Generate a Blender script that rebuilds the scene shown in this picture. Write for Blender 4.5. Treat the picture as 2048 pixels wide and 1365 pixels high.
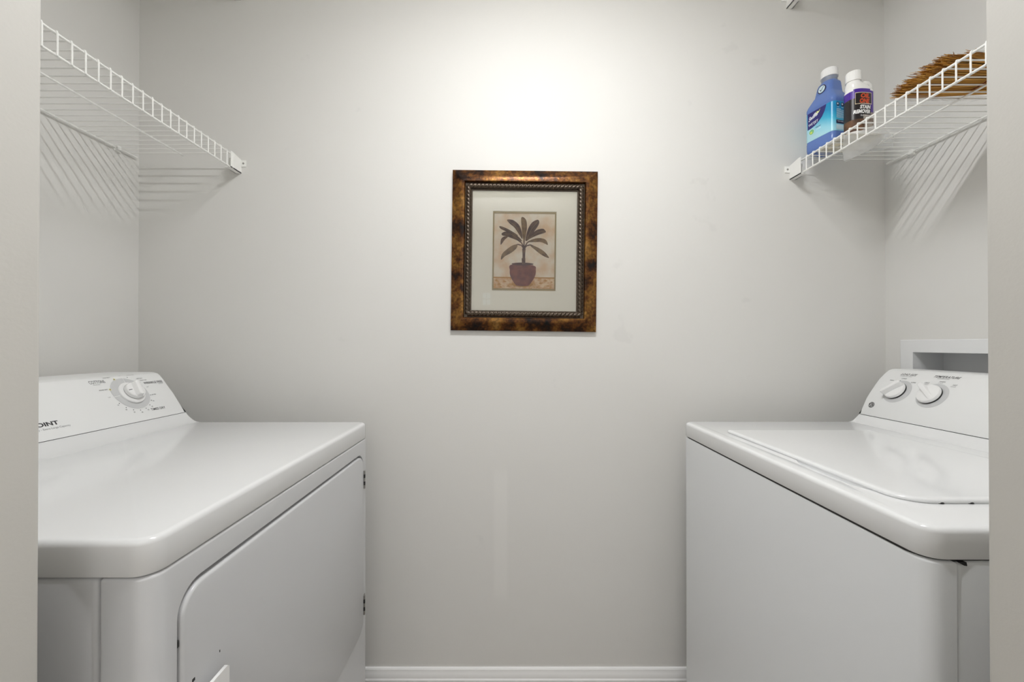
import bpy, bmesh, math, random
from mathutils import Vector, Matrix
random.seed(7)
S = bpy.context.scene
for o in list(bpy.data.objects): bpy.data.objects.remove(o)
COL = S.collection
PI = math.pi
ZC = 1.13                                   # eye height above the laundry floor
# ---------------------------------------------------------------- camera, world, exposure
cd = bpy.data.cameras.new('camera'); cam = bpy.data.objects.new('camera', cd); COL.objects.link(cam)
cd.sensor_width = 36.0; cd.lens = 36.0 * 805.0 / 2048.0
cam.location = (0, 0, ZC); cam.rotation_euler = (PI/2 + 0.0044, 0, 0)
cd.shift_x = 7.5/2048.0; cd.shift_y = 4.0/2048.0
cd.clip_start = 0.02; cd.clip_end = 50
S.camera = cam
W = bpy.data.worlds.new('sky'); S.world = W; W.use_nodes = True
W.node_tree.nodes['Background'].inputs[0].default_value = (0.75, 0.88, 1.0, 1)
W.node_tree.nodes['Background'].inputs[1].default_value = 3.0
vs = S.view_settings
vs.view_transform = 'Standard'; vs.look = 'None'; vs.gamma = 1.0; vs.use_curve_mapping = False
vs.exposure = 0.21
S.cycles.use_denoising = True; S.cycles.use_adaptive_sampling = False
S.cycles.max_bounces = 12; S.cycles.diffuse_bounces = 8; S.cycles.transparent_max_bounces = 16
LAMP_POWER = 11.4
HALL_POWER = 58.0
hl = bpy.data.lights.new('hall_fill_light', 'AREA'); hl.shape = 'DISK'; hl.size = 1.0; hl.energy = HALL_POWER  # added lamp, unseen: bounces soft fill off the hall end wall
hl.color = (0.985, 0.992, 1.0)
hlo = bpy.data.objects.new('hall_fill_light', hl); COL.objects.link(hlo); hlo.location = (0, -0.9, 2.2); hlo.rotation_euler = (-math.radians(62), 0, 0)

# ---------------------------------------------------------------- helpers
def srgb(r, g, b):
    f = lambda c: (c/12.92 if c <= 0.04045 else ((c+0.055)/1.055)**2.4)
    return (f(r/255), f(g/255), f(b/255), 1)
def mat(name, col, rough=0.5, metal=0.0, **kw):
    m = bpy.data.materials.new(name); m.use_nodes = True
    p = m.node_tree.nodes['Principled BSDF']
    p.inputs['Base Color'].default_value = col
    p.inputs['Roughness'].default_value = rough
    p.inputs['Metallic'].default_value = metal
    for k, v in kw.items(): p.inputs[k].default_value = v
    return m
def nodes(m): return m.node_tree.nodes, m.node_tree.links, m.node_tree.nodes['Principled BSDF']
def ramp(N, stops):
    r = N.new('ShaderNodeValToRGB'); e = r.color_ramp.elements
    while len(e) > 1: e.remove(e[-1])
    e[0].position, e[0].color = stops[0]
    for p, c in stops[1:]:
        x = e.new(p); x.color = c
    return r
def wall_mat(name, col, bump=0.06, patch=False):
    m = mat(name, col, 0.62); N, L, p = nodes(m)
    g = N.new('ShaderNodeNewGeometry')
    n1 = N.new('ShaderNodeTexNoise'); n1.inputs['Scale'].default_value = 260; n1.inputs['Detail'].default_value = 3
    b = N.new('ShaderNodeBump'); b.inputs['Strength'].default_value = bump; b.inputs['Distance'].default_value = 0.002
    L.new(g.outputs['Position'], n1.inputs['Vector']); L.new(n1.outputs['Fac'], b.inputs['Height']); L.new(b.outputs['Normal'], p.inputs['Normal'])
    n2 = N.new('ShaderNodeTexNoise'); n2.inputs['Scale'].default_value = 9; n2.inputs['Detail'].default_value = 4
    L.new(g.outputs['Position'], n2.inputs['Vector'])
    c2 = tuple(x*0.955 for x in col[:3]) + (1,)
    r = ramp(N, [(0.0, c2), (0.245, c2), (0.29, col), (1.0, col)])      # small scuffs
    L.new(n2.outputs['Fac'], r.inputs['Fac'])
    last = r.outputs['Color']
    if patch:                                                            # repainted touch-up strip low on the wall
        sp = N.new('ShaderNodeSeparateXYZ'); L.new(g.outputs['Position'], sp.inputs[0])
        def band(sock, a, b_, s):
            m1 = N.new('ShaderNodeMapRange'); m1.interpolation_type = 'SMOOTHSTEP'
            m1.inputs[1].default_value = a-s; m1.inputs[2].default_value = a+s
            m2 = N.new('ShaderNodeMapRange'); m2.interpolation_type = 'SMOOTHSTEP'
            m2.inputs[1].default_value = b_-s; m2.inputs[2].default_value = b_+s; m2.inputs[3].default_value = 1; m2.inputs[4].default_value = 0
            L.new(sock, m1.inputs[0]); L.new(sock, m2.inputs[0])
            mm = N.new('ShaderNodeMath'); mm.operation = 'MULTIPLY'; L.new(m1.outputs[0], mm.inputs[0]); L.new(m2.outputs[0], mm.inputs[1])
            return mm.outputs[0]
        bx_ = band(sp.outputs[0], -0.045, -0.003, 0.008); bz_ = band(sp.outputs[2], ZC-0.80, ZC-0.40, 0.03)
        mu = N.new('ShaderNodeMath'); mu.operation = 'MULTIPLY'; L.new(bx_, mu.inputs[0]); L.new(bz_, mu.inputs[1])
        mx = N.new('ShaderNodeMixRGB'); mx.inputs[2].default_value = tuple(min(1, x*1.05) for x in col[:3]) + (1,)
        L.new(mu.outputs[0], mx.inputs[0]); L.new(last, mx.inputs[1]); last = mx.outputs[0]
    L.new(last, p.inputs['Base Color'])
    return m

def finish(bm, smooth=35):
    bmesh.ops.recalc_face_normals(bm, faces=bm.faces)
    me = bpy.data.meshes.new('m'); bm.to_mesh(me); bm.free()
    if smooth:
        for p in me.polygons: p.use_smooth = True
        me.set_sharp_from_angle(angle=math.radians(smooth))
    return me
def base_of(o):
    v = Vector((0, 0, 0))
    while o is not None: v += o.location; o = o.parent
    return v
def obj(name, bm, m, parent=None, smooth=35, label=None):
    """one mesh object; bm is in world coordinates unless the parent is rotated (then local to the parent)"""
    me = bm if isinstance(bm, bpy.types.Mesh) else None
    if me is None:
        mats = m if isinstance(m, (list, tuple)) else [m]
        off = base_of(parent) if parent is not None and not parent.get('_local') else Vector((0, 0, 0))
        if off.length: bmesh.ops.translate(bm, verts=bm.verts, vec=-off)
        me = finish(bm, smooth)
        for x in mats: me.materials.append(x)
    me.name = name
    o = bpy.data.objects.new(name, me); COL.objects.link(o)
    if parent is not None:
        o.parent = parent
        if parent.get('_local'): o['_local'] = True
    if label: o['label'] = label
    return o
def thing(name, label, cat, loc=(0, 0, 0), rot=None, group=None, local=False):
    o = bpy.data.objects.new(name, None); COL.objects.link(o); o.location = loc; o.empty_display_size = 0.05
    if rot: o.rotation_euler = rot
    o['label'] = label; o['category'] = cat
    if group: o['group'] = group
    if local: o['_local'] = True
    return o
def struct(name, bm, m, smooth=35):
    o = obj(name, bm, m, None, smooth); o['kind'] = 'structure'; return o
def box(bm, x0, x1, y0, y1, z0, z1, bev=0.0, seg=2, mi=0):
    vs_ = [bm.verts.new((x, y, z)) for x in (x0, x1) for y in (y0, y1) for z in (z0, z1)]
    q = [(0,1,3,2), (4,6,7,5), (0,4,5,1), (2,3,7,6), (0,2,6,4), (1,5,7,3)]
    fs = [bm.faces.new([vs_[i] for i in f]) for f in q]
    for f in fs: f.material_index = mi
    if bev:
        es = list({e for f in fs for e in f.edges})
        r = bmesh.ops.bevel(bm, geom=es, offset=bev, segments=seg, profile=0.5, affect='EDGES')
        for f in r['faces']: f.material_index = mi
    return vs_
def tube(bm, pts, r, n=8, caps=True, mi=0):
    pts = [Vector(p) for p in pts]; rings = []
    up = None
    for i, p in enumerate(pts):
        t = (pts[min(i+1, len(pts)-1)] - pts[max(i-1, 0)]).normalized()
        if up is None:
            up = Vector((0, 0, 1)) if abs(t.z) < 0.9 else Vector((1, 0, 0))
        a = t.cross(up)
        if a.length < 1e-6: a = t.cross(Vector((0, 1, 0)))
        a.normalize(); b = a.cross(t).normalized(); up = b
        rr = r[i] if isinstance(r, (list, tuple)) else r
        rings.append([bm.verts.new(p + a*math.cos(2*PI*k/n)*rr + b*math.sin(2*PI*k/n)*rr) for k in range(n)])
    for A, B in zip(rings, rings[1:]):
        for k in range(n):
            f = bm.faces.new((A[k], A[(k+1) % n], B[(k+1) % n], B[k])); f.material_index = mi
    if caps:
        for R in (rings[0][::-1], rings[-1]):
            f = bm.faces.new(R); f.material_index = mi
def prism(bm, poly, fn, d0, d1, mi=0):
    """poly of 2D points; fn(u, v, d) -> point"""
    A = [bm.verts.new(fn(u, v, d0)) for u, v in poly]; B = [bm.verts.new(fn(u, v, d1)) for u, v in poly]
    n = len(poly); fs = [bm.faces.new(A), bm.faces.new(B[::-1])]
    for k in range(n): fs.append(bm.faces.new((A[k], B[k], B[(k+1) % n], A[(k+1) % n])))
    for f in fs: f.material_index = mi
    return A, B
def loft(bm, rings, caps=True, mi=0):
    R = [[bm.verts.new(p) for p in r] for r in rings]; n = len(R[0])
    for A, B in zip(R, R[1:]):
        for k in range(n):
            f = bm.faces.new((A[k], A[(k+1) % n], B[(k+1) % n], B[k])); f.material_index = mi
    if caps:
        for r in (R[0][::-1], R[-1]):
            f = bm.faces.new(r); f.material_index = mi
def rrect(hx, hy, r, n=8, cx=0, cy=0):
    r = min(r, hx-1e-5, hy-1e-5); out = []
    for sx, sy, a0 in ((1, 1, 0), (-1, 1, PI/2), (-1, -1, PI), (1, -1, 3*PI/2)):
        for k in range(n+1):
            a = a0 + PI/2*k/n
            out.append((cx + sx*(hx-r) + r*math.cos(a), cy + sy*(hy-r) + r*math.sin(a)))
    return out
def flat(bm, pts, mi=0):
    f = bm.faces.new([bm.verts.new(p) for p in pts]); f.material_index = mi; return f
def boolean_cut(me, cutter_bm):
    c = bpy.data.objects.new('tmp_c', finish(cutter_bm, 0)); o = bpy.data.objects.new('tmp_o', me)
    COL.objects.link(c); COL.objects.link(o)
    md = o.modifiers.new('b', 'BOOLEAN'); md.operation = 'DIFFERENCE'; md.object = c; md.solver = 'EXACT'
    dg = bpy.context.evaluated_depsgraph_get(); dg.update()
    r = bpy.data.meshes.new_from_object(o.evaluated_get(dg))
    bpy.data.objects.remove(o); bpy.data.objects.remove(c)
    return r
_tc = {}
def text_polys(s, shear=0.0, fat=0.0, spacing=1.0):
    """flat outline of a word, scaled so capitals are 1 high; returns verts, faces, width"""
    key = (s, shear, fat, spacing)
    if key in _tc: return _tc[key]
    c = bpy.data.curves.new('t', 'FONT'); c.body = s; c.size = 1.0; c.shear = shear; c.offset = fat; c.space_character = spacing
    c.resolution_u = 3; c.fill_mode = 'BOTH'
    o = bpy.data.objects.new('t', c); COL.objects.link(o)
    dg = bpy.context.evaluated_depsgraph_get(); dg.update()
    me = bpy.data.meshes.new_from_object(o.evaluated_get(dg))
    k = 1/0.729
    v = [(p.co.x*k, p.co.y*k) for p in me.vertices]; f = [tuple(p.vertices) for p in me.polygons]
    x0 = min(a for a, b in v); x1 = max(a for a, b in v)
    bpy.data.objects.remove(o); bpy.data.curves.remove(c); bpy.data.meshes.remove(me)
    _tc[key] = ([(a-x0, b) for a, b in v], f, x1-x0)
    return _tc[key]
def put_text(bm, s, fn, u, v, h, width=None, align='l', shear=0.0, fat=0.0, spacing=1.0, mi=0, slope=0.0):
    vv, ff, w = text_polys(s, shear, fat, spacing)
    sx = h if width is None else width/w
    u0 = u - (0 if align == 'l' else w*sx if align == 'r' else w*sx/2)
    V = [bm.verts.new(fn(u0 + a*sx, v + b*h + slope*a*sx)) for a, b in vv]
    for f in ff:
        try: bm.faces.new([V[i] for i in f]).material_index = mi
        except ValueError: pass
def disc_uv(bm, fn, cu, cv, r, n=20, mi=0, r_in=0.0, a0=0.0, a1=2*PI):
    st = [a0 + (a1-a0)*k/n for k in range(n+1)]
    full = abs(a1-a0-2*PI) < 1e-6
    if r_in == 0 and full:
        f = bm.faces.new([bm.verts.new(fn(cu+r*math.cos(a), cv+r*math.sin(a))) for a in st[:-1]]); f.material_index = mi; return
    O = [bm.verts.new(fn(cu+r*math.cos(a), cv+r*math.sin(a))) for a in st]
    I = [bm.verts.new(fn(cu+r_in*math.cos(a), cv+r_in*math.sin(a))) for a in st]
    for k in range(n):
        f = bm.faces.new((O[k], O[k+1], I[k+1], I[k])); f.material_index = mi
class Prof:
    """console face: a side profile (x, z) measured along its length"""
    def __init__(s, pts): 
        s.p = [Vector((a, b)) for a, b in pts]; s.l = [0]
        for a, b in zip(s.p, s.p[1:]): s.l.append(s.l[-1] + (b-a).length)
    def at(s, v):
        i = 0
        while i < len(s.l)-2 and v > s.l[i+1]: i += 1
        d = (s.p[i+1]-s.p[i]).normalized(); q = s.p[i] + d*(v - s.l[i])
        return q, d

# ---------------------------------------------------------------- materials
M_wall = wall_mat('wall_paint', srgb(218, 217, 214), patch=False)
M_wallb = wall_mat('wall_paint_back', srgb(218, 217, 214), patch=True)
M_wallf = wall_mat('wall_paint_darkened', srgb(208, 206, 201))  # wall paint darkened to offset the strong light on the doorway edges
M_ceil = wall_mat('ceiling_paint', srgb(238, 237, 234), 0.1)
M_trim = mat('trim_paint', srgb(238, 238, 238), 0.3)
M_enamel = mat('white_enamel', srgb(230, 231, 232), 0.16, **{'Coat Weight': 0.3, 'Coat Roughness': 0.05})
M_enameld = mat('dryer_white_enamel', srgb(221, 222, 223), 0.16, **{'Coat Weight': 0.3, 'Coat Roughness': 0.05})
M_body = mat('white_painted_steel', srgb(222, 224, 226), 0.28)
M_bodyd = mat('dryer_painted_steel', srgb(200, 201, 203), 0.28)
M_plastic = mat('white_console_plastic', srgb(230, 231, 231), 0.38)
M_knob = mat('white_knob_plastic', srgb(236, 236, 236), 0.25)
M_ring = mat('grey_print', srgb(200, 201, 202), 0.45)
M_ink = mat('dark_grey_ink', srgb(52, 52, 55), 0.5)
M_ink2 = mat('pale_grey_ink', srgb(150, 151, 153), 0.5)
M_yell = mat('pale_yellow_print', srgb(226, 218, 150), 0.5)
M_dark = mat('dark_gap', srgb(46, 46, 46), 0.7)
M_steel = mat('zinc_steel', srgb(165, 163, 160), 0.35, 0.9)
M_vinyl = mat('white_vinyl_coating', srgb(236, 236, 233), 0.4)
M_black = mat('black_plastic', srgb(22, 22, 24), 0.4)
M_floor = mat('floor_vinyl', srgb(180, 174, 166), 0.4)
N, L, p = nodes(M_floor)
t = N.new('ShaderNodeTexNoise'); t.inputs['Scale'].default_value = 14; t.inputs['Detail'].default_value = 6
r = ramp(N, [(0.3, srgb(126, 117, 108)), (0.7, srgb(152, 143, 133))]); L.new(t.outputs['Fac'], r.inputs['Fac']); L.new(r.outputs['Color'], p.inputs['Base Color'])

# ---------------------------------------------------------------- room
XL, XR, YB, YF0, YF1, CH = -1.1748, 1.1976, 1.278, 0.270, 0.385, 2.44
JL, JR = -0.4455, 0.4556
bm = bmesh.new(); box(bm, -1.9, 1.9, -2.6, YB+0.12, -0.1, 0.0); struct('floor', bm, M_floor)
bm = bmesh.new(); box(bm, -1.9, 1.9, -2.6, YB+0.12, CH, CH+0.1); struct('ceiling', bm, M_ceil)
bm = bmesh.new(); box(bm, XL-0.12, XR+0.12, YB, YB+0.12, 0, CH); struct('wall_back', bm, M_wallb)
bm = bmesh.new(); box(bm, XL-0.12, XL, YF1, YB, 0, CH); struct('wall_left', bm, M_wall)
BX0, BX1, BZ0, BZ1 = 0.955, 1.190, ZC-0.165, ZC-0.020          # hole for the outlet box
bm = bmesh.new()
box(bm, XR, XR+0.12, YF1, BX0, 0, CH); box(bm, XR, XR+0.12, BX1, YB, 0, CH)
box(bm, XR, XR+0.12, BX0, BX1, 0, BZ0); box(bm, XR, XR+0.12, BX0, BX1, BZ1, CH)
struct('wall_right', bm, M_wall)
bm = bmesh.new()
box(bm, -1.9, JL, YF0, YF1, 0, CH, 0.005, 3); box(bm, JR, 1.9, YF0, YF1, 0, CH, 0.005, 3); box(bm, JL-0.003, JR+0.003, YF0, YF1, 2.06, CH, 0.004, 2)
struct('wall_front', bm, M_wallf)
bm = bmesh.new(); box(bm, -1.9, -1.78, -2.6, YF0, 0, CH); struct('wall_hall_left', bm, M_wall)
bm = bmesh.new(); box(bm, 1.78, 1.9, -2.6, YF0, 0, CH); struct('wall_hall_right', bm, M_wall)
wx0, wx1, wz0, wz1 = -0.335, -0.215, 1.62, 1.80
bm = bmesh.new()
box(bm, -1.78, wx0, -2.6, -2.48, 0, CH); box(bm, wx1, 1.78, -2.6, -2.48, 0, CH)
box(bm, wx0, wx1, -2.6, -2.48, 0, wz0); box(bm, wx0, wx1, -2.6, -2.48, wz1, CH)
struct('wall_hall_end', bm, M_wall)
bm = bmesh.new()
for a, b, c, d in ((wx0, wx0+.012, wz0, wz1), (wx1-.012, wx1, wz0, wz1), (wx0, wx1, wz0, wz0+.012), (wx0, wx1, wz1-.012, wz1), (-.279, -.272, wz0, wz1), (wx0, wx1, 1.705, 1.712)):
    box(bm, a, b, -2.56, -2.52, c, d)
struct('window_1', bm, M_trim)
# baseboards
def baseboard(name, fn, a, b):
    prof = [(0, 0), (0.013, 0), (0.013, 0.078), (0.0105, 0.082), (0.0105, 0.086), (0.009, 0.096), (0.0065, 0.102), (0.0065, 0.106), (0.004, 0.110), (0, 0.111)]
    bm = bmesh.new(); prism(bm, prof, fn, a, b); struct(name, bm, M_trim, 25)
baseboard('baseboard_back', lambda u, v, d: (d, YB-u, v), XL, XR)
baseboard('baseboard_left', lambda u, v, d: (XL+u, d, v), YF1, YB-0.013)
baseboard('baseboard_right', lambda u, v, d: (XR-u, d, v), YF1, YB-0.013)

# ceiling light (gives the light of the closet)
LX, LY = 0.09, 0.49
t = thing('ceiling_light', 'narrow white strip light with a glowing lens on the laundry ceiling', 'ceiling light', (LX, LY, CH))
bm = bmesh.new(); box(bm, LX-.31, LX+.31, LY-.05, LY+.05, CH-.104, CH, .006, 2); obj('housing', bm, M_trim, t)
M_glow = mat('lit_frosted_glass', (1, 1, 1, 1), 0.5); N, L, p = nodes(M_glow)
p.inputs['Emission Color'].default_value = (1, 1, 1, 1); p.inputs['Emission Strength'].default_value = 6.0
bm = bmesh.new(); box(bm, LX-.29, LX+.29, LY-.024, LY+.024, CH-.110, CH-.1045, .002, 1); obj('lens', bm, M_glow, t)
ll = bpy.data.lights.new('strip_light', 'AREA'); ll.shape = 'RECTANGLE'; ll.size = 0.44; ll.size_y = 0.03; ll.energy = LAMP_POWER; ll.color = (0.985, 0.992, 1.0)
lo = bpy.data.objects.new('strip_light', ll); COL.objects.link(lo); lo.location = (0, 0, -.1105); lo.parent = t

# ---------------------------------------------------------------- wire shelves
def shelf(name, label, group, side, xl, xb, zr, xbr, y_clip):
    """side -1 left / +1 right; xl lip rail x, xb back rail x, zr rail height, xbr room-side face of the end bracket"""
    y0, y1 = YF1+0.012, YB-0.016
    lip = 0.0415 if side < 0 else 0.039
    t = thing(name, label, 'wire shelf', (xb, (y0+y1)/2, zr), group=group)
    R, w = 0.0027, 0.0016
    ylip = YB-0.012
    xm = (xl+xb)/2
    bm = bmesh.new(); tube(bm, [(xl, y0, zr), (xl, ylip, zr)], R, 10); obj('front_rail', bm, M_vinyl, t)
    bm = bmesh.new(); tube(bm, [(xl, y0, zr-lip), (xl, ylip, zr-lip)], R, 10); obj('lip_rail', bm, M_vinyl, t)
    bm = bmesh.new(); tube(bm, [(xm, y0, zr), (xm, YB-0.030, zr)], R*.85, 10); obj('middle_rail', bm, M_vinyl, t)
    bm = bmesh.new(); tube(bm, [(xb, y0, zr), (xb, y1, zr)], R, 10); obj('back_rail', bm, M_vinyl, t)
    zt = zr + R + w*0.6; xf = xl - side*(R + w*0.6)
    yw = YB-0.0395
    bm = bmesh.new()
    tube(bm, [(xb+side*.004, yw, zt), (xf+side*.004, yw, zt), (xf+side*.001, yw, zt-.0006), (xf, yw, zt-.004), (xf, yw, zr-lip-.002)], w, 6)
    first = obj('cross_wire', bm, M_vinyl, t)
    k = 1
    while yw - k*0.0254 > y0:
        c = first.copy(); COL.objects.link(c); c.parent = t; c.location = (0, -k*0.0254, 0); k += 1
    # end bracket screwed to the back wall
    xi = xbr + side*0.021; yb0 = YB-0.048
    bm = bmesh.new()
    zb0, zb1 = zr-lip-(.005 if side > 0 else .001), zr+.006
    def bf(u, v, d): return (xbr+side*d, YB-u, v)
    prism(bm, [(0, zb0), (.048, zb0), (.048, zb1+.001), (.040, zb1+.001), (0, zb1-.006)], bf, 0, .0022)            # room-side plate
    prism(bm, [(0, zb0), (.048, zb0), (.048, zb0+.0022), (0, zb0+.0022)], bf, 0, .019)                              # floor of the cup
    prism(bm, [(0, zb0), (.030, zb0), (.030, zb1-.012), (0, zb1-.012)], bf, .0168, .019)                            # inner plate
    prism(bm, [(0, zb1-.028), (.0025, zb1-.028), (.0025, zb1-.008), (0, zb1-.008)], bf, -.0155, .0025)              # screw flange
    br = obj('end_bracket', bm, M_vinyl, t, 25)
    bm = bmesh.new(); cx, cz = xbr-side*.0075, zb1-.018
    loft(bm, [[(cx+q*math.cos(a), y, cz+q*math.sin(a)) for a in [2*PI*i/12 for i in range(12)]] for q, y in ((.0032, YB-.0022), (.0032, YB-.0034), (.0018, YB-.0042))])
    obj('screw', bm, M_steel, br, label='grey screw head')
    # clip holding the back rail
    bm = bmesh.new()
    xw = XL if side < 0 else XR
    def cf(u, v, d): return (xw - side*d, y_clip+u, zr+v)
    prism(bm, rrect(.011, .0075, .004, 4, cy=-.001), cf, 0.0, .005)
    prism(bm, rrect(.006, .0065, .003, 4, cx=-.004), cf, .004, abs(xw-xb)+.0055)
    cl = obj('wall_clip', bm, M_vinyl, t)
    bm = bmesh.new(); prism(bm, [(.0065+.0027*math.cos(2*PI*i/10), -.002+.0027*math.sin(2*PI*i/10)) for i in range(10)], cf, .0048, .0066)
    obj('screw', bm, M_steel, cl, label='grey screw head')
    return t
ZL, ZR_ = ZC+0.588, ZC+0.569
G = 'white wire wall shelves'
shelf('wire_shelf', 'white wire shelf on the left wall above the dryer, empty', G, -1, -.853, XL+.0085, ZL, -.8517+.003, 1.203)
shelf('wire_shelf', 'white wire shelf on the right wall holding the bottles and straw broom', G, 1, .904, XR-.0085, ZR_, .8946, 1.1885)
shelf('wire_shelf', 'high white wire shelf at the top left, only its end bracket in view', G, -1, -.853, XL+.0085, ZL+.553, -.8525, 1.203)
shelf('wire_shelf', 'high white wire shelf at the top right, only its end bracket in view', G, 1, .896, XR-.0085, ZR_+.546, .8862, 1.1885)

# ---------------------------------------------------------------- console helper
def knob_on(prof, side, Y, v, sgn):
    """frame on a console face: returns fn(u, v, d): u to the reader's right, v up the face, d outwards"""
    q, d = prof.at(v)
    n = Vector((d.y, -d.x)) * (1 if side < 0 else -1)
    O = Vector((q.x, Y, ZC+q.y)); U = Vector((0, sgn, 0)); V = Vector((d.x, 0, d.y)); Nn = Vector((n.x, 0, n.y))
    return lambda a, b, c: O + U*a + V*b + Nn*c
def face_map(prof, side, off=0.0003):
    def fn(y, v):
        q, d = prof.at(v); n = Vector((d.y, -d.x)) * (1 if side < 0 else -1)
        return Vector((q.x + n.x*off, y, ZC + q.y + n.y*off))
    return fn
def lathe_frame(bm, F, prof, n=32, ax=0.0, mi=0):
    loft(bm, [[F(r*math.cos(2*PI*k/n), r*math.sin(2*PI*k/n), h) for k in range(n)] for r, h in prof], True, mi)
def end_rounded_console(bm, P, xback, y0, y1, zbot, rnd=0.007):
    """console solid: the profile P extruded along Y, its ends drawn in to a rounded edge"""
    pts = [(a.x, a.y) for a in P.p] + [(xback, P.p[-1].y - .0003), (xback, zbot), (P.p[0].x, zbot)]
    c = Vector((sum(a for a, b in pts)/len(pts), sum(b for a, b in pts)/len(pts)))
    def ring(y, ins):
        out = []; n = len(pts)
        for i in range(n):
            a, b, d = Vector(pts[i-1]), Vector(pts[i]), Vector(pts[(i+1) % n])
            e1 = (b-a).normalized(); e2 = (d-b).normalized()
            n1 = Vector((e1.y, -e1.x)); n2 = Vector((e2.y, -e2.x))
            if n1.dot(a-c) < 0: n1 = -n1
            if n2.dot(b-c) < 0: n2 = -n2
            m = (n1+n2); m = m/max(0.35, m.length_squared)*2
            q = b - m*ins*(0 if i >= n-2 else 1)
            out.append((q.x, y, ZC+q.y))
        return out
    rr = []
    for k in range(5):
        a = PI/2*k/4; rr.append(ring(y0 + rnd*(1-math.sin(a)), rnd*(1-math.cos(a))))
    rr = rr[::-1] + []
    A = [ring(y0 + rnd*(1-math.cos(PI/2*k/4)), rnd*(1-math.sin(PI/2*k/4))) for k in range(5)]
    B = [ring(y1 - rnd*(1-math.cos(PI/2*k/4)), rnd*(1-math.sin(PI/2*k/4))) for k in range(4, -1, -1)]
    loft(bm, A + B)

# ---------------------------------------------------------------- dryer
DY0, DY1, DX = 0.4437, 1.1297, -0.3933
DT, DB = ZC-0.2157, ZC-0.2572
dr = thing('clothes_dryer', 'white clothes dryer on the left with one round dial and a side-hinged front door', 'dryer', (-0.75, 0.787, 0))
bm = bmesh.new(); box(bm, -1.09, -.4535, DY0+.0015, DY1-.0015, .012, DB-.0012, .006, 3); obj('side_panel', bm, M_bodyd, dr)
bm = bmesh.new()
vs_ = box(bm, -.4505, DX-.0005, DY0, DY1, .012, DB-.0012)
es = [e for e in bm.edges if abs(e.verts[0].co.x-e.verts[1].co.x) < 1e-6 and abs(e.verts[0].co.y-e.verts[1].co.y) < 1e-6 and e.verts[0].co.x > -.42]
bmesh.ops.bevel(bm, geom=es, offset=.021, segments=8, profile=.5, affect='EDGES')
es = [e for e in bm.edges if min(v.co.z for v in e.verts) > DB-.002 or max(v.co.x for v in e.verts) < -.4504]
bmesh.ops.bevel(bm, geom=es, offset=.004, segments=3, profile=.5, affect='EDGES')
me = finish(bm, 0)
# pocket for the door
PY0, PY1, PZ1, PZ0 = .480, 1.0945, ZC-.2925, ZC-.774
cut = bmesh.new()
prism(cut, rrect((PY1-PY0)/2, (PZ1-PZ0)/2, .037, 8, (PY0+PY1)/2, (PZ0+PZ1)/2), lambda u, v, d: (d, u, v), DX-.012, DX+.02)
me = boolean_cut(me, cut)
for q in me.polygons: q.use_smooth = True
me.set_sharp_from_angle(angle=math.radians(35)); me.transform(Matrix.Translation(-dr.location)); me.materials.clear(); me.materials.append(M_bodyd)
for q in me.polygons: q.material_index = 0
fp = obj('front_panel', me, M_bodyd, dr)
# door
bm = bmesh.new()
g = .0045
dy0, dy1, dz0, dz1 = PY0+g, PY1-.0018, PZ0+.0025, PZ1-.0065
rings = []
for ins, xx in ((0, DX-.0118), (0, DX-.0010), (.0007, DX+.0006), (.002, DX+.0018), (.004, DX+.0024)):
    rings.append([(xx, u, v) for u, v in rrect((dy1-dy0)/2-ins, (dz1-dz0)/2-ins, .034-ins, 8, (dy0+dy1)/2, (dz0+dz1)/2)])
loft(bm, rings)
door = obj('door', bm, M_bodyd, dr)
XD = DX+.0024
# pull handle: a flat plate standing off the door on two feet, its near top corner rounded
bm = bmesh.new()
ht, hb, hy0, hy1 = ZC-.4255, ZC-.565, .487, .5395
pl = [(hy1, hb), (hy1, ht-.003), (hy1-.003, ht)] + [(hy0+.030*(1-math.sin(a)), ht-.034*(1-math.cos(a))) for a in [PI/2*k/8 for k in range(9)]] + [(hy0, hb)]
bow = lambda u: XD + .0165 - .020*max(0, (hy0+.032-u)/.032)**2*.35
prism(bm, pl, lambda u, v, d: (bow(u)+d, u, v), -.0022, .0022)
box(bm, XD-.001, XD+.0155, .500, .532, ZC-.470, ZC-.455, .002, 1); box(bm, XD-.001, XD+.0155, .500, .532, ZC-.555, ZC-.540, .002, 1)
obj('handle', bm, M_knob, door, 50)
bm = bmesh.new(); box(bm, XD-.0005, XD+.0006, .4995, .5035, ZC-.418, ZC-.4145); box(bm, XD-.0005, XD+.0005, .5465, .5475, ZC-.4165, ZC-.4135); obj('handle_mark', bm, M_dark, door, 0, 'dark marks by the handle')  # small dark boxes on the door face near the handle
bm = bmesh.new(); box(bm, DX-.006, DX-.0005, PY0+.0004, PY0+.004, ZC-.3625, ZC-.3535, .001, 1); obj('door_catch', bm, M_dark, dr, label='dark catch in the door gap')
for z0, z1 in ((.343, .391), (.681, .733)):
    bm = bmesh.new()
    box(bm, DX-.001, DX+.0012, 1.0975, 1.1065, ZC-z1, ZC-z0, .0006, 1, 0)
    nk = 5; h = (z1-z0)/nk
    for k in range(nk):
        tube(bm, [(DX+.0022, 1.0962, ZC-z1+h*k+.0004), (DX+.0022, 1.0962, ZC-z1+h*(k+1)-.0004)], .0026, 10, True, k % 2)
    obj('hinge', bm, [M_steel, M_dark], dr, label='dark steel hinge')
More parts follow.
